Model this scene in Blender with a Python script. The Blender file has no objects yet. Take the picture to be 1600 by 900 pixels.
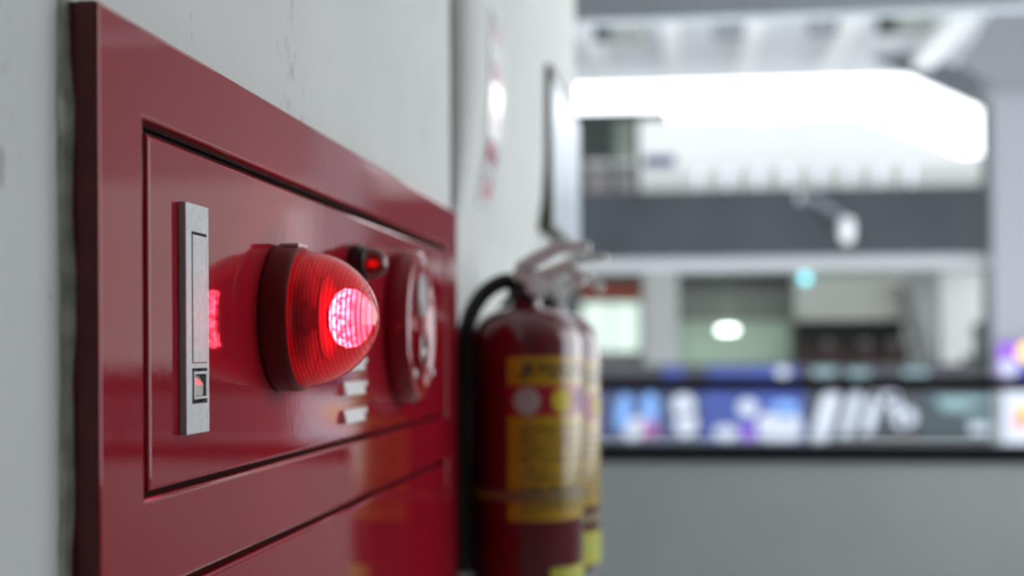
import bpy, bmesh, math, random
from mathutils import Vector, Matrix

random.seed(7)
SC = bpy.context.scene
COL = SC.collection
PI = math.pi

# ------------------------------------------------------------------ camera, sky, exposure
cam_data = bpy.data.cameras.new('camera')
cam = bpy.data.objects.new('camera', cam_data)
COL.objects.link(cam)
SC.camera = cam
cam_data.sensor_width = 36.0
cam_data.lens = 50.0
cam_data.shift_y = 97.0 / 1600.0
cam_data.clip_start = 0.02
cam_data.clip_end = 500
yaw, roll = math.radians(7.05), math.radians(0.3)
fwd = Vector((-math.sin(yaw), math.cos(yaw), 0))
r0 = Vector((math.cos(yaw), math.sin(yaw), 0))
u0 = Vector((0, 0, 1))
rgt = r0 * math.cos(roll) - u0 * math.sin(roll)
upv = r0 * math.sin(roll) + u0 * math.cos(roll)
m3 = Matrix((rgt, upv, -fwd)).transposed()
cam.matrix_world = Matrix.Translation((0.299, 0.0, 1.40)) @ m3.to_4x4()
cam_data.dof.use_dof = True
cam_data.dof.focus_distance = 0.87
cam_data.dof.aperture_fstop = 3.9

world = bpy.data.worlds.new('overcast_sky')
SC.world = world
world.use_nodes = True
bg = world.node_tree.nodes['Background']
bg.inputs[0].default_value = (0.90, 0.955, 1.0, 1)
bg.inputs[1].default_value = 3.7

vs = SC.view_settings
vs.view_transform = 'Standard'
vs.look = 'None'
vs.exposure = 0.0
vs.gamma = 1.0
vs.use_curve_mapping = False


# ------------------------------------------------------------------ materials
def srgb(r, g, b):
    def f(c):
        c /= 255.0
        return c / 12.92 if c <= 0.04045 else ((c + 0.055) / 1.055) ** 2.4
    return (f(r), f(g), f(b), 1.0)


MATS = {}
LENS_LEN = 0.0535


def mat(name, col, rough=0.5, metal=0.0, var=0.08, vscale=6.0, bump=0.0, bscale=60.0, coat=0.0, emit=None, estr=0.0, spec=0.5, stretch=None):
    m = bpy.data.materials.new(name)
    m.use_nodes = True
    nt = m.node_tree
    b = nt.nodes['Principled BSDF']
    b.inputs['Roughness'].default_value = rough
    b.inputs['Metallic'].default_value = metal
    b.inputs['Specular IOR Level'].default_value = spec
    if coat:
        b.inputs['Coat Weight'].default_value = coat
        b.inputs['Coat Roughness'].default_value = 0.06
    tc = nt.nodes.new('ShaderNodeTexCoord')
    mp = nt.nodes.new('ShaderNodeMapping')
    nt.links.new(tc.outputs['Object'], mp.inputs[0])
    if stretch:
        mp.inputs['Scale'].default_value = stretch
    n = nt.nodes.new('ShaderNodeTexNoise')
    n.inputs['Scale'].default_value = vscale
    n.inputs['Detail'].default_value = 4
    nt.links.new(mp.outputs[0], n.inputs['Vector'])
    mr = nt.nodes.new('ShaderNodeMapRange')
    mr.inputs[1].default_value = 0.3
    mr.inputs[2].default_value = 0.7
    mr.inputs[3].default_value = 1 - var
    mr.inputs[4].default_value = 1 + var
    nt.links.new(n.outputs[0], mr.inputs[0])
    vm = nt.nodes.new('ShaderNodeVectorMath')
    vm.operation = 'SCALE'
    vm.inputs[0].default_value = col[:3]
    nt.links.new(mr.outputs[0], vm.inputs['Scale'])
    nt.links.new(vm.outputs[0], b.inputs['Base Color'])
    if bump:
        n2 = nt.nodes.new('ShaderNodeTexNoise')
        n2.inputs['Scale'].default_value = bscale
        n2.inputs['Detail'].default_value = 3
        nt.links.new(mp.outputs[0], n2.inputs['Vector'])
        bp = nt.nodes.new('ShaderNodeBump')
        bp.inputs['Strength'].default_value = bump
        bp.inputs['Distance'].default_value = 0.002
        nt.links.new(n2.outputs[0], bp.inputs['Height'])
        nt.links.new(bp.outputs[0], b.inputs['Normal'])
        if coat:
            nt.links.new(bp.outputs[0], b.inputs['Coat Normal'])
    if emit:
        b.inputs['Emission Color'].default_value = emit
        b.inputs['Emission Strength'].default_value = estr
    MATS[name] = m
    return m


RED = mat('red_gloss_enamel', (0.33, 0.0085, 0.020, 1), 0.055, var=0.06, vscale=3, bump=0.022, bscale=110, spec=0.42)
RED_DK = mat('dark_red_plastic', (0.16, 0.004, 0.009, 1), 0.42, var=0.08, vscale=20, spec=0.3)
RED_BASE = mat('rough_dark_red_edge', (0.12, 0.011, 0.015, 1), 0.55, var=0.25, vscale=60, bump=0.2, bscale=200)
INNER = mat('dark_cabinet_inside', (0.012, 0.004, 0.004, 1), 0.8)
WALL = mat('white_wall_paint', (0.62, 0.625, 0.60, 1), 0.62, var=0.035, vscale=5, bump=0.12, bscale=45)
_nt = WALL.node_tree
_b = _nt.nodes['Principled BSDF']
_tc = _nt.nodes.new('ShaderNodeTexCoord')


def _noise(scale, detail, st=None):
    mp = _nt.nodes.new('ShaderNodeMapping')
    if st:
        mp.inputs['Scale'].default_value = st
        mp.inputs['Rotation'].default_value = (0.5, 0, 0)
    _nt.links.new(_tc.outputs['Object'], mp.inputs[0])
    n = _nt.nodes.new('ShaderNodeTexNoise')
    n.inputs['Scale'].default_value = scale
    n.inputs['Detail'].default_value = detail
    _nt.links.new(mp.outputs[0], n.inputs['Vector'])
    return n.outputs[0]


def _range(x, a, b):
    r = _nt.nodes.new('ShaderNodeMapRange')
    r.inputs[1].default_value = a
    r.inputs[2].default_value = b
    _nt.links.new(x, r.inputs[0])
    return r.outputs[0]


_mul = _nt.nodes.new('ShaderNodeMath')
_mul.operation = 'MULTIPLY'
_nt.links.new(_range(_noise(150, 3, (1, 1.0, 0.35)), 0.60, 0.68), _mul.inputs[0])
_nt.links.new(_range(_noise(9, 2), 0.52, 0.62), _mul.inputs[1])
_mx = _nt.nodes.new('ShaderNodeMix')              # small chips and scuffs in the paint
_mx.data_type = 'RGBA'
_nt.links.new(_mul.outputs[0], _mx.inputs[0])
_nt.links.new(_b.inputs['Base Color'].links[0].from_socket, _mx.inputs[6])
_mx.inputs[7].default_value = (0.34, 0.34, 0.32, 1)
_nt.links.new(_mx.outputs[2], _b.inputs['Base Color'])
CAULK = mat('grey_filler', (0.52, 0.52, 0.44, 1), 0.85, var=0.35, vscale=60, bump=0.5, bscale=90)
JOINT = mat('olive_joint_filler', (0.10, 0.10, 0.085, 1), 0.9, var=0.3, vscale=30)
SILVER = mat('satin_zinc_plate', (0.55, 0.57, 0.58, 1), 0.52, metal=0.1, var=0.10, vscale=220, bump=0.05, bscale=400)
STEEL = mat('dark_latch_steel', (0.32, 0.30, 0.27, 1), 0.35, metal=0.9, var=0.2, vscale=200)
CHROME = mat('bright_nickel', (0.85, 0.85, 0.85, 1), 0.4, metal=0.1, var=0.04)
BLACK = mat('black_rubber', (0.012, 0.012, 0.012, 1), 0.5, var=0.2, vscale=30)
BLACKP = mat('black_plastic', (0.02, 0.021, 0.022, 1), 0.3, var=0.1)
GREYWIN = mat('milky_window_plastic', (0.55, 0.50, 0.50, 1), 0.2, var=0.06)
WHITEP = mat('white_plastic', (0.85, 0.85, 0.84, 1), 0.25, var=0.03)
EXTRED = mat('extinguisher_red', (0.13, 0.003, 0.010, 1), 0.10, var=0.06, coat=0.8)
YEL_G = mat('yellow_green_sticker', srgb(190, 190, 60), 0.4, var=0.08)
STRAPM = mat('clear_grey_strap', (0.24, 0.17, 0.07, 1), 0.3, var=0.1)
BUCKLE = mat('yellow_buckle', srgb(120, 110, 20), 0.4)


def label_mat(name, base, ink, rows, dens, thr=0.47):
    """printed sticker: rows of small characters as flat print (UV based)"""
    m = bpy.data.materials.new(name)
    m.use_nodes = True
    nt = m.node_tree
    b = nt.nodes['Principled BSDF']
    b.inputs['Roughness'].default_value = 0.22
    b.inputs['Coat Weight'].default_value = 0.5
    uv = nt.nodes.new('ShaderNodeUVMap')
    sp = nt.nodes.new('ShaderNodeSeparateXYZ')
    nt.links.new(uv.outputs[0], sp.inputs[0])

    def M(op, a, bb=None):
        n = nt.nodes.new('ShaderNodeMath')
        n.operation = op
        for i, x in enumerate((a, bb)):
            if x is None:
                continue
            if isinstance(x, (int, float)):
                n.inputs[i].default_value = x
            else:
                nt.links.new(x, n.inputs[i])
        return n.outputs[0]
    vr = M('MULTIPLY', sp.outputs[1], rows)
    fr = M('FRACT', vr)
    rowm = M('MULTIPLY', M('GREATER_THAN', fr, 0.22), M('LESS_THAN', fr, 0.78))
    cx = nt.nodes.new('ShaderNodeCombineXYZ')
    nt.links.new(M('MULTIPLY', sp.outputs[0], dens), cx.inputs[0])
    nt.links.new(M('MULTIPLY', M('FLOOR', vr), 7.3), cx.inputs[1])
    nt.links.new(M('MULTIPLY', fr, 2.0), cx.inputs[2])
    nz = nt.nodes.new('ShaderNodeTexNoise')
    nz.inputs['Scale'].default_value = 1.0
    nz.inputs['Detail'].default_value = 1.0
    nt.links.new(cx.outputs[0], nz.inputs['Vector'])
    ch = M('GREATER_THAN', nz.outputs[0], thr)
    mu = M('MULTIPLY', M('GREATER_THAN', sp.outputs[0], 0.10), M('LESS_THAN', sp.outputs[0], 0.90))
    mv = M('MULTIPLY', M('GREATER_THAN', sp.outputs[1], 0.06), M('LESS_THAN', sp.outputs[1], 0.94))
    fac = M('MULTIPLY', M('MULTIPLY', rowm, ch), M('MULTIPLY', mu, mv))
    mix = nt.nodes.new('ShaderNodeMix')
    mix.data_type = 'RGBA'
    mix.inputs[6].default_value = base
    mix.inputs[7].default_value = ink
    nt.links.new(fac, mix.inputs[0])
    nt.links.new(mix.outputs[2], b.inputs['Base Color'])
    return m


YEL_TITLE = label_mat('yellow_title_print', srgb(190, 150, 10), srgb(85, 66, 8), 1.0, 24, 0.45)
YEL_MAIN = label_mat('yellow_instruction_print', srgb(190, 152, 12), srgb(100, 78, 10), 11.0, 34, 0.46)
RED_BAND = mat('red_band_print', (0.36, 0.006, 0.016, 1), 0.22, var=0.04, coat=0.5)
WHITE_PR = mat('white_print', (0.50, 0.47, 0.46, 1), 0.3)
YEL_PR = mat('yellow_print', srgb(215, 190, 20), 0.3)
PURP_PR = mat('purple_print', srgb(120, 50, 120), 0.3)
SIGN_PR = label_mat('pink_red_character_print', (0.86, 0.84, 0.85, 1), srgb(205, 60, 80), 5.0, 5, 0.44)


def lens_material(name, tint, body, scatter, groove=None):
    m = bpy.data.materials.new(name)
    m.use_nodes = True
    nt = m.node_tree
    for n in list(nt.nodes):
        nt.nodes.remove(n)
    out = nt.nodes.new('ShaderNodeOutputMaterial')
    tr = nt.nodes.new('ShaderNodeBsdfTransparent')
    tr.inputs[0].default_value = tint
    tl = nt.nodes.new('ShaderNodeBsdfTranslucent')
    tl.inputs[0].default_value = body
    df = nt.nodes.new('ShaderNodeBsdfDiffuse')
    df.inputs[0].default_value = body
    gl = nt.nodes.new('ShaderNodeBsdfGlossy')
    gl.inputs[0].default_value = (1, 1, 1, 1)
    gl.inputs['Roughness'].default_value = 0.12
    if groove:                              # light and dark lines of the ribs' refraction painted as a darker tint
        tc = nt.nodes.new('ShaderNodeTexCoord')
        wv = nt.nodes.new('ShaderNodeTexWave')
        wv.wave_type = 'BANDS'
        wv.bands_direction = 'X'
        wv.inputs['Scale'].default_value = 40 / LENS_LEN / 20 * 2 * PI / 2
        wv.inputs['Distortion'].default_value = 0.0
        nt.links.new(tc.outputs['Object'], wv.inputs['Vector'])
        rp = nt.nodes.new('ShaderNodeMapRange')
        rp.inputs[1].default_value = 0.0
        rp.inputs[2].default_value = 0.45
        nt.links.new(wv.outputs['Fac'], rp.inputs[0])
        mx = nt.nodes.new('ShaderNodeMix')
        mx.data_type = 'RGBA'
        mx.inputs[6].default_value = groove
        mx.inputs[7].default_value = tint
        nt.links.new(rp.outputs[0], mx.inputs[0])
        nt.links.new(mx.outputs[2], tr.inputs[0])
    fr = nt.nodes.new('ShaderNodeFresnel')
    fr.inputs[0].default_value = 1.49
    m1 = nt.nodes.new('ShaderNodeMixShader')
    m1.inputs[0].default_value = 0.25
    m2 = nt.nodes.new('ShaderNodeMixShader')
    m2.inputs[0].default_value = scatter
    m3_ = nt.nodes.new('ShaderNodeMixShader')
    L = nt.links.new
    L(tl.outputs[0], m1.inputs[1])
    L(df.outputs[0], m1.inputs[2])
    L(tr.outputs[0], m2.inputs[1])
    L(m1.outputs[0], m2.inputs[2])
    L(fr.outputs[0], m3_.inputs[0])
    L(m2.outputs[0], m3_.inputs[1])
    L(gl.outputs[0], m3_.inputs[2])
    L(m3_.outputs[0], out.inputs[0])
    return m


LENS = lens_material('red_ribbed_lens', (0.85, 0.055, 0.085, 1), (0.60, 0.006, 0.014, 1), 0.095, (0.34, 0.005, 0.010, 1))
LENS2 = lens_material('small_red_lens', (0.60, 0.02, 0.03, 1), (0.30, 0.008, 0.012, 1), 0.45)


PLATE = mat('matte_deep_red_plate', (0.10, 0.003, 0.006, 1), 0.9, spec=0.05)


def emis(name, col, s):
    m = bpy.data.materials.new(name)
    m.use_nodes = True
    nt = m.node_tree
    b = nt.nodes['Principled BSDF']
    b.inputs['Base Color'].default_value = col
    b.inputs['Emission Color'].default_value = col
    b.inputs['Emission Strength'].default_value = s
    return m


LEDO = emis('orange_red_base_led', (1.0, 0.22, 0.06, 1), 25.0)
CORE = emis('pink_white_lamp_core', (1.0, 0.72, 0.86, 1), 5.0)
_nt = CORE.node_tree
_tc = _nt.nodes.new('ShaderNodeTexCoord')
_sx = _nt.nodes.new('ShaderNodeSeparateXYZ')
_nt.links.new(_tc.outputs['Object'], _sx.inputs[0])
_g = _nt.nodes.new('ShaderNodeMapRange')          # glare around the core painted into the glow, weaker towards the tip
_g.inputs[1].default_value = 0.060
_g.inputs[2].default_value = 0.076
_g.inputs[3].default_value = 1.0
_g.inputs[4].default_value = 0.05
_nt.links.new(_sx.outputs[0], _g.inputs[0])
_n = _nt.nodes.new('ShaderNodeTexNoise')  # sparkle of the ribbed lens painted in as uneven glow
_n.inputs['Scale'].default_value = 260
_n.inputs['Detail'].default_value = 2
_nt.links.new(_tc.outputs['Object'], _n.inputs['Vector'])
_r = _nt.nodes.new('ShaderNodeMapRange')
_r.inputs[1].default_value = 0.37
_r.inputs[2].default_value = 0.66
_r.inputs[3].default_value = 0.0
_r.inputs[4].default_value = 55.0
_nt.links.new(_n.outputs[0], _r.inputs[0])
_m = _nt.nodes.new('ShaderNodeMath')
_m.operation = 'MULTIPLY_ADD'
_nt.links.new(_r.outputs[0], _m.inputs[0])
_nt.links.new(_g.outputs[0], _m.inputs[1])
_m.inputs[2].default_value = 4.0
_nt.links.new(_m.outputs[0], _nt.nodes['Principled BSDF'].inputs['Emission Strength'])
LEDM2 = emis('small_red_led', (1.0, 0.08, 0.05, 1), 1.8)

# far hall materials
CONC = mat('grey_parapet_paint', (0.33, 0.352, 0.35, 1), 0.6, var=0.05, vscale=2.0, bump=0.05)
BEAMM = mat('blue_grey_beam_paint', (0.27, 0.295, 0.315, 1), 0.6, var=0.03)
CAPM = mat('black_stone_cap', (0.007, 0.009, 0.010, 1), 0.9, var=0.1, spec=0.06)
RAILM = mat('dark_brown_rail', (0.005, 0.002, 0.002, 1), 0.9, var=0.1, spec=0.06)
FLOORM = mat('grey_floor', (0.42, 0.43, 0.42, 1), 0.45, var=0.08, vscale=1.5)
CEILM = mat('corridor_ceiling_paint', (0.70, 0.70, 0.70, 1), 0.7, var=0.03)
FASC = mat('charcoal_fascia_cladding', (0.030, 0.035, 0.038, 1), 0.75, var=0.15, vscale=0.8, spec=0.15)
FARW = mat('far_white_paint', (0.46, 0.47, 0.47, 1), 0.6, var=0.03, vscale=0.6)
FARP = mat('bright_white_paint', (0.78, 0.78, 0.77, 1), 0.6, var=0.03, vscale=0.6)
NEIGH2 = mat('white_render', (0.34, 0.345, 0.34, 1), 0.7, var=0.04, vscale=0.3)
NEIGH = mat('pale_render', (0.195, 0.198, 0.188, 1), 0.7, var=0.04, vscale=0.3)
SLABM = mat('slab_edge_paint', (0.25, 0.26, 0.265, 1), 0.6, var=0.03)
FARD = mat('gable_grey_paint', (0.11, 0.116, 0.12, 1), 0.6, var=0.03)
ARMG = mat('grey_arm_paint', (0.10, 0.105, 0.115, 1), 0.5)
FARG = mat('far_blue_grey_paint', (0.155, 0.162, 0.177, 1), 0.6, var=0.03, vscale=0.6)
FARC = mat('far_ceiling_paint', (0.62, 0.63, 0.65, 1), 0.7, var=0.04, vscale=0.5)
GREENW = mat('pale_green_wall', (0.52, 0.66, 0.52, 1), 0.6, var=0.05, vscale=1)
BULK = mat('grey_green_bulkhead', (0.20, 0.21, 0.19, 1), 0.7, var=0.05)
BEIGE = mat('beige_soffit', (0.62, 0.62, 0.56, 1), 0.7, var=0.04)
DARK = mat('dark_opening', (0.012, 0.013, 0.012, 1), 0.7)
BROWN = mat('dark_brown_boards', (0.055, 0.028, 0.022, 1), 0.6)
ORANGE = mat('orange_red_sign', srgb(165, 58, 25), 0.5, var=0.05)
DGREEN = mat('dark_green_frame', (0.02, 0.032, 0.026, 1), 0.5)
PALEGL = mat('pale_green_glass', (0.20, 0.24, 0.19, 1), 0.25)
PINKG = mat('pinkish_grey_panel', (0.32, 0.29, 0.30, 1), 0.6)
POSTW = mat('white_post_paint', (0.50, 0.49, 0.53, 1), 0.35)
BLUE = mat('royal_blue_print', srgb(8, 38, 106), 0.5, var=0.15, vscale=2)
NAVY = mat('navy_print', srgb(14, 32, 70), 0.5, var=0.3, vscale=2)
INKB = mat('black_print', srgb(16, 20, 28), 0.5, var=0.1)
TEALK = mat('dark_teal_print', srgb(14, 36, 42), 0.5, var=0.2, vscale=2)
BANW = mat('white_banner_print', (0.31, 0.33, 0.38, 1), 0.5, var=0.05, vscale=3)
LBLUE = mat('light_blue_print', srgb(85, 124, 175), 0.5, var=0.1)
PINK = mat('pink_print', srgb(130, 60, 115), 0.5)
PURPLE = mat('purple_print_far', srgb(110, 50, 165), 0.5)
OR2 = mat('orange_print', srgb(235, 150, 50), 0.5)
RD2 = mat('coral_red_print', srgb(220, 80, 70), 0.5)
YL2 = mat('yellow_print_far', srgb(240, 190, 60), 0.5)
TEXTG = mat('grey_teal_lettering', srgb(93, 117, 120), 0.5)
LITWIN = emis('lit_shop_window', (0.80, 0.97, 0.86, 1), 0.75)
TUBE = emis('lamp_and_fill_glow', (0.86, 1.0, 0.90, 1), 7.0)
CYAN = emis('cyan_sign_glow', (0.25, 0.85, 0.95, 1), 2.2)


# ------------------------------------------------------------------ mesh helpers
def finish(o, parent=None, bevel=0.0, smooth=False, seg=2):
    COL.objects.link(o)
    if parent is not None:
        o.parent = parent
    if bevel:
        b = o.modifiers.new('bevel', 'BEVEL')
        b.width = bevel
        b.segments = seg
        b.limit_method = 'ANGLE'
        b.angle_limit = math.radians(40)
    if smooth:
        for p in o.data.polygons:
            p.use_smooth = True
        try:
            o.data.set_sharp_from_angle(angle=math.radians(42))
        except Exception:
            pass
    return o


def from_bm(name, bm, m, parent=None, bevel=0.0, smooth=False, seg=2):
    bmesh.ops.recalc_face_normals(bm, faces=bm.faces)
    me = bpy.data.meshes.new(name)
    bm.to_mesh(me)
    bm.free()
    me.materials.append(m)
    return finish(bpy.data.objects.new(name, me), parent, bevel, smooth, seg)


def from_py(name, v, f, m, parent=None, bevel=0.0, smooth=False, seg=2):
    bm = bmesh.new()
    vv = [bm.verts.new(p) for p in v]
    for q in f:
        bm.faces.new([vv[i] for i in q])
    return from_bm(name, bm, m, parent, bevel, smooth, seg)


def box(name, x0, x1, y0, y1, z0, z1, m, parent=None, bevel=0.0):
    v = [(x, y, z) for x in (x0, x1) for y in (y0, y1) for z in (z0, z1)]
    f = [(0, 1, 3, 2), (4, 6, 7, 5), (0, 4, 5, 1), (2, 3, 7, 6), (0, 2, 6, 4), (1, 5, 7, 3)]
    return from_py(name, v, f, m, parent, bevel)


def grid_plate(name, ys, zs, holes, x0, x1, m, parent=None, bevel=0.0, seg=2):
    """plate in the y-z plane between x0 (back) and x1 (front) with rectangular openings"""
    bm = bmesh.new()
    V = {}

    def gv(i, j, k):
        if (i, j, k) not in V:
            V[(i, j, k)] = bm.verts.new(((x0, x1)[k], ys[i], zs[j]))
        return V[(i, j, k)]
    ny, nz = len(ys) - 1, len(zs) - 1
    full = lambda i, j: 0 <= i < ny and 0 <= j < nz and (i, j) not in holes
    for i in range(ny):
        for j in range(nz):
            if not full(i, j):
                continue
            for k in (0, 1):
                bm.faces.new([gv(i, j, k), gv(i + 1, j, k), gv(i + 1, j + 1, k), gv(i, j + 1, k)])
            if not full(i - 1, j):
                bm.faces.new([gv(i, j, 0), gv(i, j + 1, 0), gv(i, j + 1, 1), gv(i, j, 1)])
            if not full(i + 1, j):
                bm.faces.new([gv(i + 1, j, 0), gv(i + 1, j + 1, 0), gv(i + 1, j + 1, 1), gv(i + 1, j, 1)])
            if not full(i, j - 1):
                bm.faces.new([gv(i, j, 0), gv(i + 1, j, 0), gv(i + 1, j, 1), gv(i, j, 1)])
            if not full(i, j + 1):
                bm.faces.new([gv(i, j + 1, 0), gv(i + 1, j + 1, 0), gv(i + 1, j + 1, 1), gv(i, j + 1, 1)])
    return from_bm(name, bm, m, parent, bevel, False, seg)


def lathe(name, prof, origin, axis, m, parent=None, n=64, smooth=True, cap=True):
    """prof: list of (radius, distance along axis)"""
    ax = Vector(axis).normalized()
    t = Vector((0, 0, 1)) if abs(ax.z) < 0.9 else Vector((0, 1, 0))
    e1 = ax.cross(t).normalized()
    e2 = ax.cross(e1)
    o = Vector(origin)
    bm = bmesh.new()
    rings = []
    for r, h in prof:
        if r < 1e-6:
            rings.append([bm.verts.new(o + ax * h)])
        else:
            rings.append([bm.verts.new(o + ax * h + (e1 * math.cos(2 * PI * k / n) + e2 * math.sin(2 * PI * k / n)) * r) for k in range(n)])
    for a, b in zip(rings, rings[1:]):
        for k in range(n):
            k2 = (k + 1) % n
            if len(a) == 1 and len(b) == 1:
                continue
            if len(a) == 1:
                bm.faces.new([a[0], b[k], b[k2]])
            elif len(b) == 1:
                bm.faces.new([a[k], a[k2], b[0]])
            else:
                bm.faces.new([a[k], a[k2], b[k2], b[k]])
    if cap:
        for R in (rings[0], rings[-1]):
            if len(R) > 2:
                bm.faces.new(R)
    return from_bm(name, bm, m, parent, 0, smooth)


def tube(name, pts, r, m, parent=None, n=14, radii=None, sub=6):
    """round tube along a smoothed polyline"""
    P = [Vector(p) for p in pts]
    if sub > 1 and len(P) > 2:
        Q = []
        RR = []
        rad = radii or [r] * len(P)
        for i in range(len(P) - 1):
            p0, p1, p2, p3 = P[max(i - 1, 0)], P[i], P[i + 1], P[min(i + 2, len(P) - 1)]
            for s in range(sub):
                t = s / sub
                Q.append(0.5 * ((2 * p1) + (p2 - p0) * t + (2 * p0 - 5 * p1 + 4 * p2 - p3) * t * t + (3 * p1 - p0 - 3 * p2 + p3) * t ** 3))
                RR.append(rad[i] * (1 - t) + rad[i + 1] * t)
        Q.append(P[-1])
        RR.append(rad[-1])
    else:
        Q, RR = P, (radii or [r] * len(P))
    bm = bmesh.new()
    rings = []
    up = None
    for i, p in enumerate(Q):
        d = (Q[min(i + 1, len(Q) - 1)] - Q[max(i - 1, 0)]).normalized()
        if up is None:
            up = Vector((0, 0, 1)) if abs(d.z) < 0.9 else Vector((1, 0, 0))
        e1 = d.cross(up).normalized()
        up = e1.cross(d).normalized()
        rings.append([bm.verts.new(p + (e1 * math.cos(2 * PI * k / n) + up * math.sin(2 * PI * k / n)) * RR[i]) for k in range(n)])
    for a, b in zip(rings, rings[1:]):
        for k in range(n):
            bm.faces.new([a[k], a[(k + 1) % n], b[(k + 1) % n], b[k]])
    bm.faces.new(rings[0])
    bm.faces.new(rings[-1])
    return from_bm(name, bm, m, parent, 0, True)


def prism(name, poly, axis, a0, a1, m, parent=None, bevel=0.0):
    """poly of 2-D points extruded along an axis: 'y' -> poly is (x, z); 'x' -> (y, z); 'z' -> (x, y)"""
    def pt(p, a):
        return {'y': (p[0], a, p[1]), 'x': (a, p[0], p[1]), 'z': (p[0], p[1], a)}[axis]
    n = len(poly)
    v = [pt(p, a0) for p in poly] + [pt(p, a1) for p in poly]
    f = [tuple(range(n)), tuple(range(2 * n - 1, n - 1, -1))]
    f += [(k, (k + 1) % n, n + (k + 1) % n, n + k) for k in range(n)]
    return from_py(name, v, f, m, parent, bevel)


def wrap_patch(name, c, R, a0, a1, z0, z1, m, parent=None, th=0.0004, n=28):
    """sticker wrapped on a vertical cylinder, with UV"""
    me = bpy.data.meshes.new(name)
    v, f = [], []
    for k in range(n + 1):
        a = math.radians(a0 + (a1 - a0) * k / n)
        for rr in (R, R + th):
            for z in (z0, z1):
                v.append((c[0] + rr * math.cos(a), c[1] + rr * math.sin(a), z))
    for k in range(n):
        i, j = 4 * k, 4 * k + 4
        f += [(i + 2, j + 2, j + 3, i + 3), (i, i + 1, j + 1, j), (i + 1, i + 3, j + 3, j + 1), (i, j, j + 2, i + 2)]
    f += [(0, 2, 3, 1), (4 * n, 4 * n + 1, 4 * n + 3, 4 * n + 2)]
    me.from_pydata(v, [], f)
    uv = me.uv_layers.new(name='UVMap')
    for p in me.polygons:
        for li in p.loop_indices:
            vi = me.loops[li].vertex_index
            uv.data[li].uv = ((vi // 4) / n, float(vi % 2))
    me.materials.append(m)
    o = bpy.data.objects.new(name, me)
    return finish(o, parent)


def wrap_disc(name, c, R, a, z, rad, m, parent=None, th=0.0009, n=28):
    """round printed badge wrapped on a vertical cylinder"""
    bm = bmesh.new()
    A = math.radians(a)

    def P(s, h, rr):
        return (c[0] + rr * math.cos(A + s / R), c[1] + rr * math.sin(A + s / R), z + h)
    ring = [[], []]
    for k in range(n):
        t = 2 * PI * k / n
        for q, rr in enumerate((R, R + th)):
            ring[q].append(bm.verts.new(P(rad * math.cos(t), rad * math.sin(t), rr)))
    top = bm.verts.new(P(0, 0, R + th))
    bot = bm.verts.new(P(0, 0, R))
    for k in range(n):
        k2 = (k + 1) % n
        bm.faces.new([ring[1][k], ring[1][k2], top])
        bm.faces.new([ring[0][k2], ring[0][k], bot])
        bm.faces.new([ring[0][k], ring[0][k2], ring[1][k2], ring[1][k]])
    return from_bm(name, bm, m, parent)


def tag(o, label=None, cat=None, group=None, kind=None):
    if label:
        o['label'] = label
    if cat:
        o['category'] = cat
    if group:
        o['group'] = group
    if kind:
        o['kind'] = kind
    return o


def struct(o, label=None):
    o['kind'] = 'structure'
    if label:
        o['label'] = label
    return o


def empty(name, loc=(0, 0, 0)):
    o = bpy.data.objects.new(name, None)
    o.location = (0, 0, 0)
    COL.objects.link(o)
    return o


# ------------------------------------------------------------------ near corridor shell
struct(box('floor', -4, 3.2, -4, 6.15, -0.25, 0.0, FLOORM), 'grey corridor floor')
struct(box('ceiling', -4, 3.2, -4, 6.15, 3.2, 3.4, CEILM), 'pale corridor ceiling')
struct(box('wall_left', -0.25, 0.002, -4, 1.775, 0, 3.2, WALL), 'white painted wall carrying the red cabinet')
struct(box('trim_1', -0.25, -0.018, 1.775, 1.81, 0, 3.2, JOINT), 'dark filled joint between the two wall sections')
# far section of the wall: its upper plaster is thicker and runs out towards the bottom
bm = bmesh.new()
prev = None
for z, d in ((0, 0), (1.545, 0), (1.575, 0.006), (1.63, 0.016), (1.69, 0.025), (1.76, 0.030), (1.9, 0.031), (3.2, 0.031)):
    row = [bm.verts.new(p) for p in ((-0.25, 1.81, z), (0, 1.81, z), (d * 0.6, 1.81 + d * 0.5, z), (d, 1.811 + d * 2.2, z), (d, 3.45, z), (-0.25, 3.45, z))]
    if prev:
        for a in range(6):
            bm.faces.new([prev[a], prev[(a + 1) % 6], row[(a + 1) % 6], row[a]])
    else:
        bm.faces.new(row)
    prev = row
bm.faces.new(prev)
struct(from_bm('wall_end', bm, WALL, smooth=True), 'far section of the white wall with thicker plaster above')
struct(box('wall_back', -4, 3.2, -4.2, -4, 0, 3.2, CEILM), 'wall at the end of the corridor')
struct(box('wall_right', 3.2, 3.4, -4, 1.6, 0, 3.4, CEILM), 'right corridor wall')
struct(box('wall_side', -4.2, -4, -4, 6.15, 0, 3.4, WALL), 'side wall of the widened corridor')
struct(box('trim_2', -4, 3.2, 6.0, 6.12, 2.79, 3.2, BEAMM), 'blue grey edge beam above the parapet')
struct(box('wall_front', -4, 3.2, 6.0, 6.15, -0.25, 0.93, CONC), 'grey parapet wall')
cap = box('parapet_cap', -4, 3.2, 5.985, 6.18, 0.93, 0.993, CAPM, bevel=0.004)
struct(cap, 'black stone cap on the grey parapet')
struct(box('wall_corner', 3.2, 3.35, 1.6, 6.15, -0.25, 0.93, CONC), 'grey side parapet')
rl = empty('handrail')
tube('rail_tube', [(-4, 6.08, 1.25), (3.2, 6.08, 1.25)], 0.029, RAILM, rl, n=18, sub=1)
for x in (-2.9, -0.62, 2.25):
    tube('rail_post', [(x, 6.08, 0.99), (x, 6.08, 1.24)], 0.016, RAILM, rl, n=12, sub=1)
tag(rl, 'dark brown round handrail above the grey parapet', 'handrail')

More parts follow.
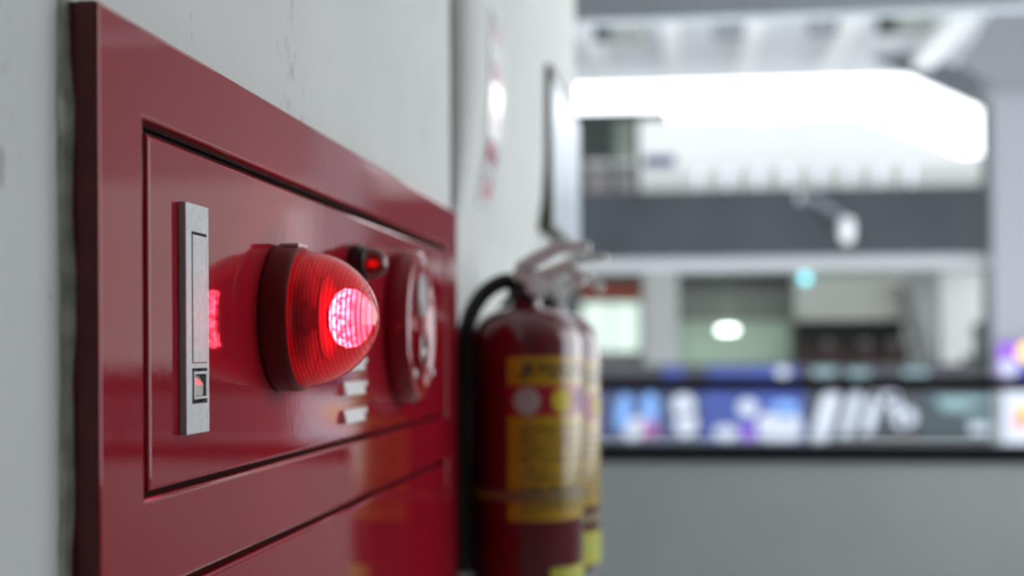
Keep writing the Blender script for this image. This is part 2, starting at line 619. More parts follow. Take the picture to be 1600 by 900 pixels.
# ------------------------------------------------------------------ far side of the hall
struct(box('floor_far', -9, 13, 25.0, 44, -0.6, 0.0, FLOORM), 'far gallery floor')
struct(box('wall_gallery', -9, 13, 24.955, 25.1, -0.6, 1.13, INKB), 'dark parapet of the far gallery')
struct(box('trim_3', -9, 6.9, 24.98, 25.6, 2.77, 2.99, SLABM), 'pale slab edge of the upper gallery')
struct(box('floor_upper', -9, 6.9, 25.05, 33, 2.99, 4.0, FARW), 'upper gallery slab')
fas = struct(box('wall_fascia', -9, 5.34, 24.9, 25.05, 2.99, 4.16, FASC), 'charcoal clad balcony fascia')
struct(box('wall_upper_right', 6.35, 13, 24.9, 25.15, 4.5, 7.55, FARD), 'grey upper wall right of the column')
struct(box('wall_atrium', -9.2, -9, 6.15, 33, -0.6, 7.8, FARG), 'left wall of the hall')
struct(prism('wall_neighbour', [(-8, -4), (22, -4), (22, 7.7), (9.2, 7.7), (5.9, 9.1), (-1.4, 9.1), (-8, 9.1)], 'y', 48, 52, NEIGH2), 'pale building outside the hall')
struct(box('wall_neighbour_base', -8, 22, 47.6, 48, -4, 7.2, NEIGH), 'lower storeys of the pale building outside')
struct(box('trim_4', 5.27, 5.35, 24.88, 25.0, 2.96, 5.5, DGREEN), 'dark slim mullion beside the column')
struct(box('column', 5.39, 6.35, 24.7, 25.6, -0.6, 7.0, FARG), 'pale blue grey column of the far gallery')
struct(box('ceiling_far', -9, 13, 8.5, 33, 7.55, 7.8, FARC), 'pale ceiling of the upper gallery')
for i, x in enumerate((-3.1, -1.55, 0.0, 1.55, 3.3, 5.15, 8.2, 10.0, 11.8)):
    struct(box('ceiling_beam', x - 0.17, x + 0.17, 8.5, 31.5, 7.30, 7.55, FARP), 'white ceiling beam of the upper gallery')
# services under the ceiling
for x, y, z, w in ((-0.9, 25.4, 7.0, 0.9), (1.05, 25.5, 7.0, 0.55), (2.7, 25.5, 7.0, 0.5), (4.1, 25.3, 6.95, 0.95)):
    d = empty('air_duct')
    box('duct_body', x - w / 2, x + w / 2, y, y + 0.5, z, z + 0.55, BULK if w > 0.8 else FARG, d)
    box('duct_outlet', x - w / 2, x - w / 2 + 0.3, y - 0.06, y + 0.2, z - 0.04, z + 0.25, FASC if w > 0.8 else FARG, d)
    tag(d, {-0.9: 'dark air duct under the ceiling at the far left', 1.05: 'short grey air duct left of the ceiling centre',
            2.7: 'short grey air duct right of the ceiling centre', 4.1: 'long dark air duct nearest the sloping white brace'}[x], 'duct')
# sloping roof brace and solid gable on the right
struct(prism('trim_5', [(4.2, 7.55), (6.7, 6.32), (7.2, 6.32), (7.2, 7.0), (6.6, 7.0), (5.2, 7.55)], 'y', 30.6, 31.0, FARG), 'sloping grey roof brace')
struct(prism('wall_gable', [(4.8, 6.15), (5.45, 5.75), (6.7, 5.75), (6.7, 7.5), (5.7, 7.5)], 'y', 24.5, 24.68, FARD), 'grey gable panel above the column')
struct(prism('trim_6', [(4.1, 6.15), (4.45, 6.15), (5.75, 7.5), (5.35, 7.5)], 'y', 24.7, 24.95, FARW), 'white diagonal brace')
# upper gallery back: low walls with open sky above
# dark green glazed screen at the upper left
w = empty('window_1')
for x in (-2.6, -1.95, -1.3, -0.78):
    box('mullion', x - 0.05, x + 0.05, 30.9, 31.0, 4.0, 6.5, DGREEN, w)
for x, m in ((-2.275, DGREEN), (-1.625, DGREEN), (-1.04, PALEGL)):
    box('pane', x - 0.27, x + 0.27, 30.93, 30.97, 5.5, 6.4, m, w)
    box('panel', x - 0.27, x + 0.27, 30.93, 30.97, 4.0, 5.45, PINKG, w)
box('lintel', -2.7, -0.1, 30.85, 31.05, 6.38, 6.56, DGREEN, w)
box('transom', -2.7, -0.7, 30.88, 31.02, 5.2, 5.3, BULK, w)
struct(w, 'dark green framed window screen on the upper gallery')
sgn = empty('blue_sign')
box('sign_board', -0.62, 0.05, 30.3, 30.36, 5.27, 5.50, BLUE, sgn)
box('sign_arm', -0.64, -0.60, 30.3, 30.9, 5.36, 5.42, DGREEN, sgn)
tag(sgn, 'small blue projecting sign beside the green window screen', 'sign')
# white balcony posts
names = ['leftmost', 'second from left', 'third from left', 'fourth from left', 'fifth from left', 'third from right', 'second from right', 'rightmost']
for k in range(8):
    x = 0.48 + 0.517 * k
    p = empty('balcony_post')
    lathe('shaft', [(0.05, 0), (0.05, 0.3), (0.075, 0.34)], (x, 25.0, 4.16), (0, 0, 1), POSTW, p, n=16)
    lathe('knob', [(0, -0.10), (0.06, -0.085), (0.10, -0.03), (0.10, 0.03), (0.06, 0.085), (0, 0.10)], (x, 25.0, 4.50), (0, 0, 1), POSTW, p, n=16, cap=False)
    tag(p, names[k].capitalize() + ' white post along the charcoal balcony edge', 'post', 'white balcony posts')
# flood light on the fascia
fl = empty('flood_light')
tube('arm', [(2.25, 24.80, 4.0), (2.55, 24.7, 3.9), (2.9, 24.55, 3.62)], 0.07, ARMG, fl, n=10)
lathe('head', [(0, 0), (0.09, 0.02), (0.125, 0.12), (0.13, 0.30), (0.10, 0.42), (0, 0.45)], (2.97, 24.5, 3.17), (0, 0, 1), FARW, fl, n=20, cap=False)
box('wall_bracket', 2.18, 2.32, 24.82, 24.9, 3.92, 4.08, FARW, fl)
tag(fl, 'white flood light on a slanting arm fixed to the charcoal fascia', 'light')

# lower gallery back wall and fittings
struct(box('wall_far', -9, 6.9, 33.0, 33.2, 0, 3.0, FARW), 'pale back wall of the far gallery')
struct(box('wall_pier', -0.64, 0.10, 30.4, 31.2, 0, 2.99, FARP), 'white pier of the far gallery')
struct(box('wall_pier_right', 5.55, 6.9, 30.6, 31.2, 0, 2.99, FARP), 'broad white pier by the stair')
struct(box('wall_bulkhead', 0.10, 2.52, 31.0, 31.2, 2.02, 2.72, BULK), 'grey green bulkhead above the pale green wall')
struct(box('wall_green', 0.10, 2.52, 31.3, 31.4, 0, 2.02, GREENW), 'pale green wall')
struct(box('wall_soffit', 2.55, 4.84, 30.6, 32.6, 2.0, 2.96, BEIGE), 'beige underside block of the stair')
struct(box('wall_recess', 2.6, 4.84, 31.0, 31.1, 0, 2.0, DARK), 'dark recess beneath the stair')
struct(prism('trim_9', [(4.62, 2.72), (4.82, 2.72), (5.35, 1.1), (5.05, 1.1)], 'y', 30.2, 30.5, BULK), 'dark sloping stair string')
for x, nm in ((3.2, 'left'), (3.95, 'middle'), (4.55, 'right')):
    p = empty('stair_newel')
    box('shaft', x - 0.09, x + 0.09, 30.3, 30.45, 0, 1.45, BROWN, p)
    lathe('cap', [(0.12, 0), (0.13, 0.06), (0.07, 0.12), (0, 0.14)], (x, 30.375, 1.45), (0, 0, 1), BULK, p, n=12)
    tag(p, nm.capitalize() + ' brown newel post before the dark recess under the stair', 'post', 'newel posts')
struct(box('wall_boards', 2.6, 4.9, 30.7, 30.8, 0, 1.5, BROWN), 'dark brown boards in the stair recess')
s = empty('shop_sign')
box('sign_face', -1.95, -0.72, 30.2, 30.3, 2.50, 2.76, ORANGE, s)
box('sign_hood', -1.97, -0.70, 30.15, 30.35, 2.76, 2.90, BROWN, s)
for x_ in (-1.9, -0.8):
    box('sign_arm', x_ - 0.03, x_ + 0.03, 30.3, 33.0, 2.80, 2.86, BROWN, s)
tag(s, 'orange red shop sign with a dark hood, left of the white pier', 'sign')
s = empty('shop_window')
box('window_glow', -2.0, -0.72, 31.0, 31.05, 1.35, 2.42, LITWIN, s)
for x in (-2.0, -1.36, -0.72):
    box('window_bar', x - 0.02, x + 0.02, 30.96, 31.08, 1.35, 2.42, FARW, s)
box('window_apron', -2.02, -0.70, 30.95, 31.1, 0.0, 1.35, PINKG, s)
tag(s, 'lit white shop window beneath the orange red sign', 'window')
s = empty('ceiling_lamp')
lathe('lamp_shade', [(0, 0), (0.16, 0.0), (0.21, 0.04), (0.19, 0.11), (0, 0.13)], (1.13, 30.2, 1.74), (0, 0, 1), TUBE, s, n=24, cap=False)
tube('lamp_rod', [(1.13, 30.2, 1.86), (1.13, 30.2, 2.99)], 0.012, FARW, s, n=8, sub=1)
tag(s, 'glowing round pendant lamp before the pale green wall', 'lamp')
for x, nm in ((-1.6, 'left'), (1.3, 'middle'), (4.6, 'right')):  # added lamps, out of sight, that brighten the piers and green wall
    t = empty('fill_lamp')
    box('fill_lamp_body', x - 0.6, x + 0.6, 26.5, 26.65, 2.94, 2.99, FARW, t)
    box('fill_lamp_tube', x - 0.58, x + 0.58, 26.52, 26.63, 2.90, 2.94, TUBE, t)
    tag(t, nm.capitalize() + ' added fill lamp tucked under the slab of the far lower gallery', 'lamp', 'added fill lamps')
s = empty('cyan_lamp')
lathe('lamp_globe', [(0, -0.11), (0.08, -0.08), (0.11, 0), (0.08, 0.08), (0, 0.11)], (2.72, 30.0, 2.86), (0, 0, 1), CYAN, s, n=20, cap=False)
box('lamp_base', 2.66, 2.78, 29.94, 30.06, 2.95, 2.99, FARW, s)
tag(s, 'small cyan glowing lamp under the upper gallery slab', 'lamp')
s = empty('sign_post')
box('post', 5.13, 5.27, 24.95, 25.05, 1.13, 1.62, DGREEN, s)
lathe('post_cap', [(0.0, 0), (0.10, 0.02), (0.11, 0.12), (0.06, 0.2), (0, 0.22)], (5.2, 25.0, 1.62), (0, 0, 1), DARK, s, n=14, cap=False)
box('foot', 4.95, 5.36, 24.95, 25.08, 1.13, 1.27, DGREEN, s)
tag(s, 'dark green post standing on the gallery edge left of the grey column', 'post')


# ------------------------------------------------------------------ banners on the far parapet
def banner(name, label, x0, x1, z0, z1, m, y=24.9):
    r = empty(name)
    box('board', x0, x1, y, y + 0.05, z0, z1, m, r)
    tag(r, label, 'banner')
    return r


def blob(parent, nm, cx, cz, rx, rz, m, y=24.9, lean=0.0, n=20, sq=2.0):
    pts = []
    for k in range(n):
        t = 2 * PI * k / n
        c, s_ = math.cos(t), math.sin(t)
        px_ = rx * math.copysign(abs(c) ** (2 / sq), c)
        pz_ = rz * math.copysign(abs(s_) ** (2 / sq), s_)
        pts.append((cx + px_ + lean * pz_, cz + pz_))
    return prism(nm, pts, 'y', y - 0.012, y, m, parent)


b = banner('banner', 'navy banner with pale figures at the far parapet beside the extinguishers', -1.4, 0.50, -0.20, 0.69, NAVY)
blob(b, 'figure', -0.82, 0.30, 0.12, 0.34, LBLUE, lean=0.1)
blob(b, 'figure', -0.62, 0.02, 0.20, 0.2, BANW, lean=0.3)
blob(b, 'figure', -0.36, 0.35, 0.14, 0.30, LBLUE)
blob(b, 'figure', -0.36, 0.02, 0.13, 0.14, PINK, y=24.885)
blob(b, 'figure', 0.22, 0.42, 0.20, 0.20, BANW)
blob(b, 'figure', 0.26, 0.10, 0.20, 0.22, BANW)
b = banner('banner', 'bright blue banner with white and purple shapes', 0.53, 2.29, -0.20, 0.69, BLUE)
blob(b, 'shape', 1.32, 0.38, 0.17, 0.15, BANW)
blob(b, 'shape', 1.86, 0.05, 0.38, 0.24, BANW, sq=4)
blob(b, 'shape', 1.95, 0.36, 0.24, 0.14, LBLUE)
blob(b, 'shape', 0.95, -0.05, 0.22, 0.13, BANW)
blob(b, 'shape', 1.33, -0.04, 0.10, 0.15, PURPLE)
b = banner('banner', 'black banner with large slanting white letters', 2.33, 4.20, -0.20, 0.69, INKB)
blob(b, 'letter', 2.64, 0.22, 0.16, 0.42, BANW, lean=0.28, sq=5)
blob(b, 'letter', 3.07, 0.27, 0.10, 0.38, BANW, lean=0.28, sq=5)
blob(b, 'letter', 3.42, 0.30, 0.10, 0.36, BANW, lean=0.28, sq=5)
blob(b, 'letter', 3.66, 0.56, 0.20, 0.09, BANW, sq=4)
blob(b, 'letter', 3.84, 0.32, 0.11, 0.28, BANW, lean=-0.3, sq=4)
blob(b, 'letter', 4.02, 0.22, 0.14, 0.16, BANW)
b = banner('banner', 'dark teal banner with small grey lettering', 4.23, 5.47, -0.14, 0.69, TEALK)
blob(b, 'lettering', 4.95, 0.50, 0.45, 0.07, TEXTG, sq=8)
blob(b, 'lettering', 4.80, 0.38, 0.22, 0.05, TEXTG, sq=8)
blob(b, 'lettering', 5.20, 0.20, 0.20, 0.06, TEXTG, sq=8)
blob(b, 'lettering', 5.22, 0.02, 0.18, 0.08, BANW, sq=8)
b = banner('banner', 'white banner with an orange swirl emblem before the grey column', 5.52, 6.6, -0.20, 0.69, BANW, y=24.6)
blob(b, 'emblem', 5.90, 0.28, 0.16, 0.20, OR2, y=24.6, lean=0.2)
blob(b, 'emblem', 5.80, 0.16, 0.10, 0.10, RD2, y=24.585)
blob(b, 'emblem', 5.96, 0.38, 0.08, 0.09, YL2, y=24.585)
# narrow strips above the handrail line
b = banner('strip_banner', 'long narrow blue strip along the top of the far parapet', 0.62, 2.20, 0.90, 1.10, BLUE)
blob(b, 'emblem', 1.92, 1.0, 0.12, 0.09, BANW)
b = banner('strip_banner', 'short narrow blue strip on the far parapet before the white pier', -0.15, 0.25, 0.92, 1.10, BLUE)
b = banner('strip_banner', 'narrow black strip with grey lettering on the far parapet', 2.30, 4.9, 0.90, 1.10, INKB)
blob(b, 'lettering', 2.62, 1.0, 0.20, 0.07, TEXTG, sq=6)
blob(b, 'lettering', 3.20, 0.98, 0.18, 0.06, TEXTG, sq=6)
blob(b, 'lettering', 4.15, 0.99, 0.22, 0.05, TEXTG, sq=6)
s = banner('poster', 'bright poster of purple, white, blue and yellow shapes on the grey column', 5.46, 6.34, 0.88, 1.48, PURPLE, y=24.62)
s['category'] = 'poster'
blob(s, 'shape', 5.62, 1.06, 0.15, 0.15, BANW, y=24.62)
blob(s, 'shape', 5.92, 1.02, 0.18, 0.14, BLUE, y=24.612)
blob(s, 'shape', 6.02, 1.32, 0.26, 0.18, YL2, y=24.62)
ledge = box('ledge', -9, 13, 24.7, 24.95, -0.36, -0.22, FARW)
struct(ledge, 'pale ledge below the banners')

# ------------------------------------------------------------------ red fire alarm cabinet
cab = empty('fire_alarm_cabinet')
tag(cab, 'glossy red fire alarm cabinet set into the white wall', 'cabinet')
FX = 0.019
grid_plate('frame', [0.652, 0.7095, 1.643, 1.722], [0.38, 0.44, 1.2735, 1.3235, 1.5210, 1.5695], {(1, 1), (1, 3)}, 0.0062, FX, RED, cab, bevel=0.0026, seg=4)
frm = cab.children[0]
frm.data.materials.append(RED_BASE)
for p in frm.data.polygons:                       # near side face of the plate in a rougher, darker red
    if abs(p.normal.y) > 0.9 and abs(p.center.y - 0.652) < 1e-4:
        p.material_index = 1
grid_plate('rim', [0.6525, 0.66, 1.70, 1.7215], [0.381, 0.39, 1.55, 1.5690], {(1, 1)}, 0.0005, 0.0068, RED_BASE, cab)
box('inner_back', 0.0006, 0.0035, 0.66, 1.70, 0.39, 1.55, INNER, cab)
box('upper_door', 0.0045, 0.0176, 0.7185, 1.6375, 1.3262, 1.5155, RED, cab, bevel=0.003)
box('lower_door', 0.0045, 0.0178, 0.7165, 1.6375, 0.445, 1.2692, RED, cab, bevel=0.003)
for o in list(cab.children):
    for md in o.modifiers:
        md.segments = 4

# filler smeared along the near edge of the cabinet
bm = bmesh.new()
prev = None
N = 90
for k in range(N + 1):
    z = 0.39 + (1.57 - 0.39) * k / N
    w1 = 0.0062 + 0.0008 * math.sin(z * 23) + 0.0007 * math.sin(z * 71 + 1) + random.uniform(-0.0003, 0.0003)
    w2 = 0.6455 + 0.0015 * math.sin(z * 31 + 2) + random.uniform(-0.0008, 0.0008)
    if 1.506 < z < 1.53:
        w2 -= 0.002
        w1 += 0.0006
    row = [bm.verts.new(p) for p in ((0.0012, w2, z), (0.0032, w2 + 0.0006, z), (w1 * 0.75, 0.6496, z), (w1, 0.6516, z), (w1, 0.6532, z))]
    if prev:
        for a in range(4):
            bm.faces.new([prev[a], prev[a + 1], row[a + 1], row[a]])
    prev = row
from_bm('edge_filler', bm, CAULK, cab, smooth=True)['label'] = 'rough grey filler along the cabinet edge'

# flush handle
HX = 0.0218
hp = grid_plate('handle_plate', [0.7640, 0.7733, 0.7985, 0.8020], [1.3535, 1.3705, 1.3905, 1.3935, 1.4680, 1.4838], {(1, 1), (1, 3)}, 0.0176, HX, SILVER, cab, bevel=0.0004)
hp['label'] = 'satin zinc handle plate'
box('handle_flap', 0.0180, HX + 0.0002, 0.7748, 0.7980, 1.3938, 1.4665, SILVER, hp, bevel=0.0005)
box('slot_back', 0.0177, 0.0181, 0.7735, 0.7984, 1.3706, 1.4679, INNER, hp)
lt = grid_plate('latch_frame', [0.7756, 0.7776, 0.7956, 0.7972], [1.3730, 1.3745, 1.3872, 1.3888], {(1, 1)}, 0.0182, HX + 0.0004, SILVER, hp, bevel=0.0002)
prism('latch_tongue', [(0.0185, 1.3748), (0.0212, 1.3748), (0.0214, 1.3810), (0.0190, 1.3866), (0.0185, 1.3866)], 'y', 0.7782, 0.7925, STEEL, hp)

# main alarm lamp
LC = (FX - 0.0013, 0.961, 1.4226)
XA = (1, 0, 0)
lamp = lathe('alarm_lamp', [(0.0495, 0.0), (0.0508, 0.001), (0.0506, 0.014), (0.0496, 0.0175), (0.0482, 0.0185), (0.0462, 0.0172), (0.0462, 0.0165)], LC, XA, RED_DK, cab, n=96)
lamp['label'] = 'lit red dome alarm lamp'
R0, LEN, X0 = 0.0465, 0.0535, 0.0165


def dome_r(t):
    return R0 * max(0.0, 1 - t ** 2.1) ** 0.54


prof = []
NR = 30
steps = NR * 4
for k in range(steps + 1):
    t = k / steps
    ph = t * NR
    ridge = (0.00032 if t > 0.10 else 0.0) * (abs((ph % 1.0) - 0.5) * 2 - 0.5) * (1 if t < 0.93 else 0.3)
    r = dome_r(t)
    prof.append((max(r + ridge, 0.0) if k < steps else 0.0, X0 + LEN * t))
lathe('lens', prof, LC, XA, LENS, lamp, n=96, cap=False)
lathe('lamp_socket', [(0.0, 0.001), (0.045, 0.001), (0.045, 0.004), (0.030, 0.008), (0.0, 0.008)], LC, XA, RED_DK, lamp, n=48, cap=False)
lathe('led_stem', [(0.013, 0.006), (0.013, 0.020), (0.008, 0.024), (0.008, 0.040), (0.0, 0.042)], LC, XA, BLACKP, lamp, n=24)
lathe('bulb', [(0, 0.0), (0.011, 0.0005), (0.0175, 0.004), (0.0205, 0.010), (0.0195, 0.017), (0.0150, 0.023), (0.008, 0.0270), (0, 0.0285)], (LC[0] + 0.0375, LC[1], LC[2]), XA, CORE, lamp, n=28, cap=False)
lathe('filter_plate', [(0, 0.0335), (0.0295, 0.0335), (0.0300, 0.0345), (0.0295, 0.0352), (0, 0.0352)], LC, XA, PLATE, lamp, n=48, cap=False)
for k in range(8):
    a_ = 2 * PI * (k + 0.5) / 8
    lathe('base_led', [(0, 0), (0.0016, 0.0003), (0.0022, 0.0015), (0.0016, 0.0032), (0, 0.004)], (LC[0] + 0.010, LC[1] + 0.030 * math.cos(a_), LC[2] + 0.030 * math.sin(a_)), XA, LEDO, lamp, n=10, cap=False)
# grey catch on top of the ring
box('ring_clip', LC[0] + 0.003, LC[0] + 0.017, LC[1] - 0.012, LC[1] + 0.012, LC[2] + 0.0488, LC[2] + 0.0515, SILVER, lamp, bevel=0.0006)

# small indicator lamp
IC = (FX - 0.0013, 1.176, 1.4735)
ind = lathe('indicator_lamp', [(0.0165, 0), (0.0165, 0.009), (0.0150, 0.0095), (0.0150, 0.013), (0.0135, 0.014), (0.0135, 0.013)], IC, XA, BLACKP, cab, n=32)
ind['label'] = 'small red indicator lamp with black collar'
lathe('lens', [(0.0132, 0.013), (0.0132, 0.018), (0.0122, 0.023), (0.0095, 0.0275), (0.005, 0.030), (0, 0.0308)], IC, XA, LENS2, ind, n=32, cap=False)
lathe('led_bulb', [(0, 0.014), (0.003, 0.0142), (0.003, 0.020), (0.0015, 0.0225), (0, 0.023)], IC, XA, LEDM2, ind, n=12, cap=False)

# round manual call point
BC = (FX - 0.0013, 1.380, 1.4233)
cp = lathe('call_point', [(0.0735, 0), (0.0755, 0.001), (0.0762, 0.004), (0.0758, 0.017), (0.0735, 0.0215), (0.0690, 0.0228), (0.0600, 0.0222), (0.0560, 0.0205), (0.0, 0.0205)], BC, XA, RED, cab, n=96, cap=False)
cp['label'] = 'thick round red manual call point'
lathe('press_window', [(0.0215, 0.020), (0.0215, 0.0235), (0.0190, 0.0250), (0.0185, 0.0238), (0.0, 0.0240)], (BC[0], BC[1] - 0.003, BC[2] + 0.030), XA, GREYWIN, cp, n=36, cap=False)
jk = lathe('jack_ring', [(0.0225, 0.020), (0.0225, 0.0240), (0.0190, 0.0252), (0.0165, 0.0245), (0.0160, 0.0212)], (BC[0], BC[1] + 0.002, BC[2] - 0.024), XA, RED, cp, n=36, cap=False)
lathe('jack_hole', [(0.0168, 0.0206), (0.0168, 0.0214), (0.0, 0.0214)], (BC[0], BC[1] + 0.002, BC[2] - 0.024), XA, BLACK, cp, n=30, cap=False)
lathe('jack_plug', [(0.006, 0.021), (0.006, 0.0245), (0.004, 0.0255), (0, 0.0255)], (BC[0], BC[1] - 0.004, BC[2] - 0.026), XA, STEEL, cp, n=16)
for dy, dz in ((0.0, 0.064), (-0.045, -0.045), (0.045, -0.045)):
    lathe('screw_head', [(0.0042, 0.0200), (0.0042, 0.0236), (0.0030, 0.0244), (0, 0.0246)], (BC[0], BC[1] + dy, BC[2] + dz), XA, CHROME, cp, n=14)

# three pale slot plates below the lamps
for k, z in enumerate((1.3455, 1.3685, 1.3890)):
    pl = prism('slot_plate', [(0.0172, z - 0.0058), (0.0225, z - 0.0052), (0.0200, z + 0.0058), (0.0172, z + 0.0060)], 'y', 1.137, 1.205, WHITEP, cab, bevel=0.0005)
    pl['label'] = 'small white slot plate'
    lathe('plate_screw', [(0.0034, 0.0), (0.0034, 0.0026), (0.0022, 0.0036), (0, 0.0038)], (0.0177, 1.213, z + 0.003), XA, CHROME, pl, n=12)


# ------------------------------------------------------------------ fire extinguishers
def extinguisher(cx, cy, zb, label, first):
    e = empty('fire_extinguisher')
    tag(e, label, 'extinguisher', 'wall hung fire extinguishers')
    R = 0.0705
    H = 1.408 - zb                      # straight part up to the shoulder
    body = [(0, 0.006), (0.045, 0.004), (0.060, 0.0), (0.067, 0.004), (0.0705, 0.014)]
    body += [(R, H)]
    for k in range(1, 11):
        t = k / 10 * PI / 2
        body.append((0.019 + (R - 0.019) * math.cos(t), H + 0.046 * math.sin(t)))
    body += [(0.019, H + 0.058)]
    cyl = lathe('cylinder', body, (cx, cy, zb), (0, 0, 1), EXTRED, e, n=72)
    zt = zb + H + 0.058
    lathe('neck_ring', [(0.0225, 0), (0.0235, 0.003), (0.0235, 0.010), (0.021, 0.013)], (cx, cy, zt - 0.003), (0, 0, 1), BLACKP, e, n=32)
    lathe('valve_body', [(0.0155, 0), (0.0155, 0.016), (0.0135, 0.020), (0.0135, 0.034), (0.009, 0.038)], (cx, cy, zt + 0.009), (0, 0, 1), BLACKP, e, n=28)
    v = zt + 0.030
    # carry handle and squeeze lever (bent sheet metal pointing away from the wall)
    lo = [(cx - 0.014, v - 0.008), (cx + 0.022, v - 0.018), (cx + 0.050, v + 0.000), (cx + 0.072, v - 0.016), (cx + 0.078, v - 0.004), (cx + 0.054, v + 0.018), (cx + 0.020, v + 0.005), (cx - 0.014, v + 0.005)]
    prism('carry_handle', lo, 'y', cy - 0.0165, cy + 0.0165, CHROME, e, bevel=0.001)
    hi = [(cx - 0.012, v + 0.006), (cx + 0.012, v + 0.008), (cx + 0.045, v + 0.026), (cx + 0.080, v + 0.028), (cx + 0.082, v + 0.038), (cx + 0.042, v + 0.042), (cx + 0.006, v + 0.024), (cx - 0.012, v + 0.012)]
    prism('squeeze_lever', hi, 'y', cy - 0.015, cy + 0.015, CHROME, e, bevel=0.001)
    tube('safety_pin', [(cx + 0.004, cy - 0.022, v + 0.009), (cx + 0.004, cy + 0.020, v + 0.009)], 0.0016, CHROME, e, n=8, sub=1)
    ring = []
    for k in range(17):
        t = 2 * PI * k / 16
        ring.append((cx + 0.004 + 0.010 * math.sin(t), cy - 0.023, v - 0.001 + 0.011 * math.cos(t)))
    tube('pin_ring', ring, 0.0012, CHROME, e, n=8, sub=1)
    # gauge
    g = lathe('pressure_gauge', [(0.0125, 0), (0.0135, 0.002), (0.0135, 0.008), (0.0115, 0.009)], (cx + 0.012, cy - 0.014, zt + 0.014), (0.5, -1, 0), CHROME, e, n=24)
    # hose: out on the wall side, over and down beside the cylinder
    hose = [(cx - 0.010, cy, v - 0.012), (cx - 0.030, cy - 0.006, v - 0.010), (cx - 0.056, cy - 0.016, v - 0.030), (cx - 0.073, cy - 0.030, v - 0.075),
            (cx - 0.076, cy - 0.036, v - 0.16), (cx - 0.076, cy - 0.036, zb + 0.13)]
    tube('hose', hose, 0.0105, BLACK, e, n=16, sub=8)
    tube('nozzle', [(cx - 0.076, cy - 0.036, zb + 0.135), (cx - 0.076, cy - 0.036, zb + 0.10), (cx - 0.076, cy - 0.036, zb + 0.03)], 0.01, BLACKP, e, n=16, radii=[0.0105, 0.011, 0.0135], sub=4)
    tube('hose_collar', [(cx - 0.006, cy, v - 0.012), (cx - 0.022, cy - 0.003, v - 0.011)], 0.0108, BLACKP, e, n=16, sub=1)
    return e, cyl, R


c1 = (0.096, 1.789)
e1, cyl1, R = extinguisher(c1[0], c1[1], 1.095, 'nearer red fire extinguisher with yellow label, beside the red cabinet', True)
wrap_patch('title_label', c1, R, -103, 22, 1.357, 1.392, YEL_TITLE, e1)
wrap_patch('band_label', c1, R, -103, 22, 1.3195, 1.357, RED_BAND, e1)
wrap_patch('instruction_label', c1, R, -103, 22, 1.191, 1.3195, YEL_MAIN, e1)
wrap_disc('badge', c1, R, -83.5, 1.338, 0.0165, WHITE_PR, e1)
wrap_disc('badge', c1, R, -45, 1.338, 0.0155, YEL_PR, e1)
wrap_disc('badge', c1, R, -12, 1.338, 0.0150, PURP_PR, e1)
wrap_patch('inspection_sticker', c1, R, -60, 30, 1.097 + 0.014, 1.133, YEL_G, e1)
c2 = (0.104, 2.021)
e2, cyl2, R = extinguisher(c2[0], c2[1], 1.085, 'farther red fire extinguisher half hidden behind the nearer one', False)
wrap_patch('title_label', c2, R, -100, 25, 1.340, 1.385, YEL_TITLE, e2)
wrap_patch('band_label', c2, R, -100, 25, 1.300, 1.340, RED_BAND, e2)
wrap_patch('instruction_label', c2, R, -100, 25, 1.182, 1.300, YEL_MAIN, e2)
wrap_disc('badge', c2, R, -14, 1.320, 0.016, YEL_PR, e2)
wrap_patch('inspection_sticker', c2, R, -62, 15, 1.100, 1.146, YEL_G, e2)


def bracket(c, z, label):
    b = empty('extinguisher_bracket')
    tag(b, label, 'bracket', 'extinguisher wall brackets')
    box('wall_plate', 0.005, 0.009, c[1] - 0.025, c[1] + 0.025, z - 0.16, z + 0.12, BLACKP, b)
    box('standoff', 0.009, c[0] - 0.0712, c[1] - 0.015, c[1] + 0.015, z - 0.012, z + 0.012, BLACKP, b)
    wrap_patch('strap', c, 0.0712, -178, 170, z - 0.007, z + 0.007, STRAPM, b, th=0.0008, n=60)
    wrap_patch('buckle', c, 0.0722, -158, -134, z - 0.007, z + 0.007, BUCKLE, b, th=0.003, n=6)
    return b


bb = empty('backing_board')
box('board', 0.0002, 0.005, 1.725, 2.14, 0.98, 1.43, BLACK, bb)
for y_, z_ in ((1.745, 1.41), (2.12, 1.41), (1.745, 1.0), (2.12, 1.0)):
    lathe('board_screw', [(0.005, 0), (0.005, 0.001), (0.003, 0.002), (0, 0.0022)], (0.005, y_, z_), XA, STEEL, bb, n=12)
tag(bb, 'black backing board on the wall behind the fire extinguishers', 'board')

bracket(c1, 1.222, 'strap bracket holding the nearer fire extinguisher to the wall')
bracket(c2, 1.165, 'strap bracket holding the farther fire extinguisher to the wall')

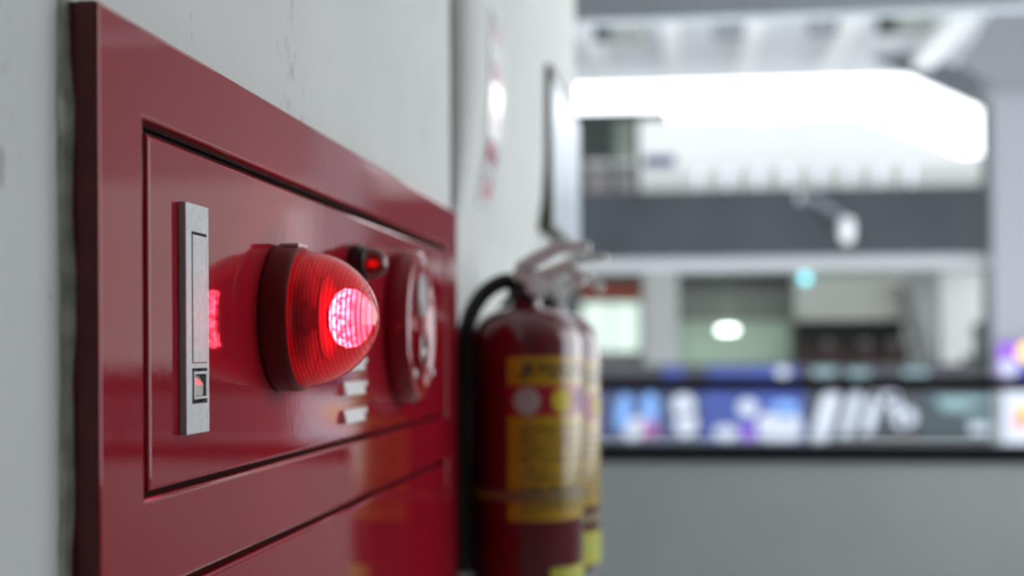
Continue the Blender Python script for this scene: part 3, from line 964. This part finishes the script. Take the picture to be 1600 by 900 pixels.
# ------------------------------------------------------------------ wall sign and notice board
sg = empty('extinguisher_sign')
tag(sg, 'white wall sign with red characters above the fire extinguishers', 'sign')
me = bpy.data.meshes.new('sign_sheet')
v, f = [], []
NZ = 20
for k in range(NZ + 1):
    t = k / NZ
    z = 1.60 + (1.87 - 1.60) * t
    kn = ((1.575, 0.006), (1.63, 0.016), (1.69, 0.025), (1.76, 0.030), (1.9, 0.031))      # follows the plaster
    wx = next(a[1] + (b[1] - a[1]) * (z - a[0]) / (b[0] - a[0]) for a, b in zip(kn, kn[1:]) if a[0] <= z <= b[0])
    bow = wx + 0.0012 + 0.002 * math.sin(PI * t)
    for (x, y) in ((wx, 1.93), (bow, 1.93), (bow, 2.06), (wx, 2.06)):
        v.append((x, y, z))
for k in range(NZ):
    for a in range(4):
        i, j = 4 * k + a, 4 * k + (a + 1) % 4
        f.append((i, j, j + 4, i + 4))
f += [(0, 1, 2, 3), (4 * NZ + 3, 4 * NZ + 2, 4 * NZ + 1, 4 * NZ)]
me.from_pydata(v, [], f)
uvl = me.uv_layers.new(name='UVMap')
for p in me.polygons:
    for li in p.loop_indices:
        vi = me.loops[li].vertex_index
        uvl.data[li].uv = (0.0 if vi % 4 in (0, 1) else 1.0, (vi // 4) / NZ)
me.materials.append(SIGN_PR)
finish(bpy.data.objects.new('sign_sheet', me), sg, 0, True)
for z, x_ in ((1.612, 0.0135), (1.862, 0.0318)):
    lathe('sign_pin', [(0.004, 0), (0.004, 0.002), (0, 0.003)], (x_, 1.995, z), XA, CHROME, sg, n=10)

nb = empty('notice_board')
tag(nb, 'white notice board with dark olive edges at the far end of the wall', 'board')
OLIVE = mat('dark_olive_edge', (0.075, 0.07, 0.035, 1), 0.7, var=0.2)
BOARDF = mat('bluish_white_board', (0.62, 0.66, 0.74, 1), 0.25, var=0.03)
grid_plate('board_frame', [2.70, 2.712, 3.40, 3.412], [1.63, 1.642, 1.932, 1.944], {(1, 1)}, 0.017, 0.0445, OLIVE, nb)
box('board_face', 0.0312, 0.0440, 2.712, 3.40, 1.642, 1.932, BOARDF, nb)
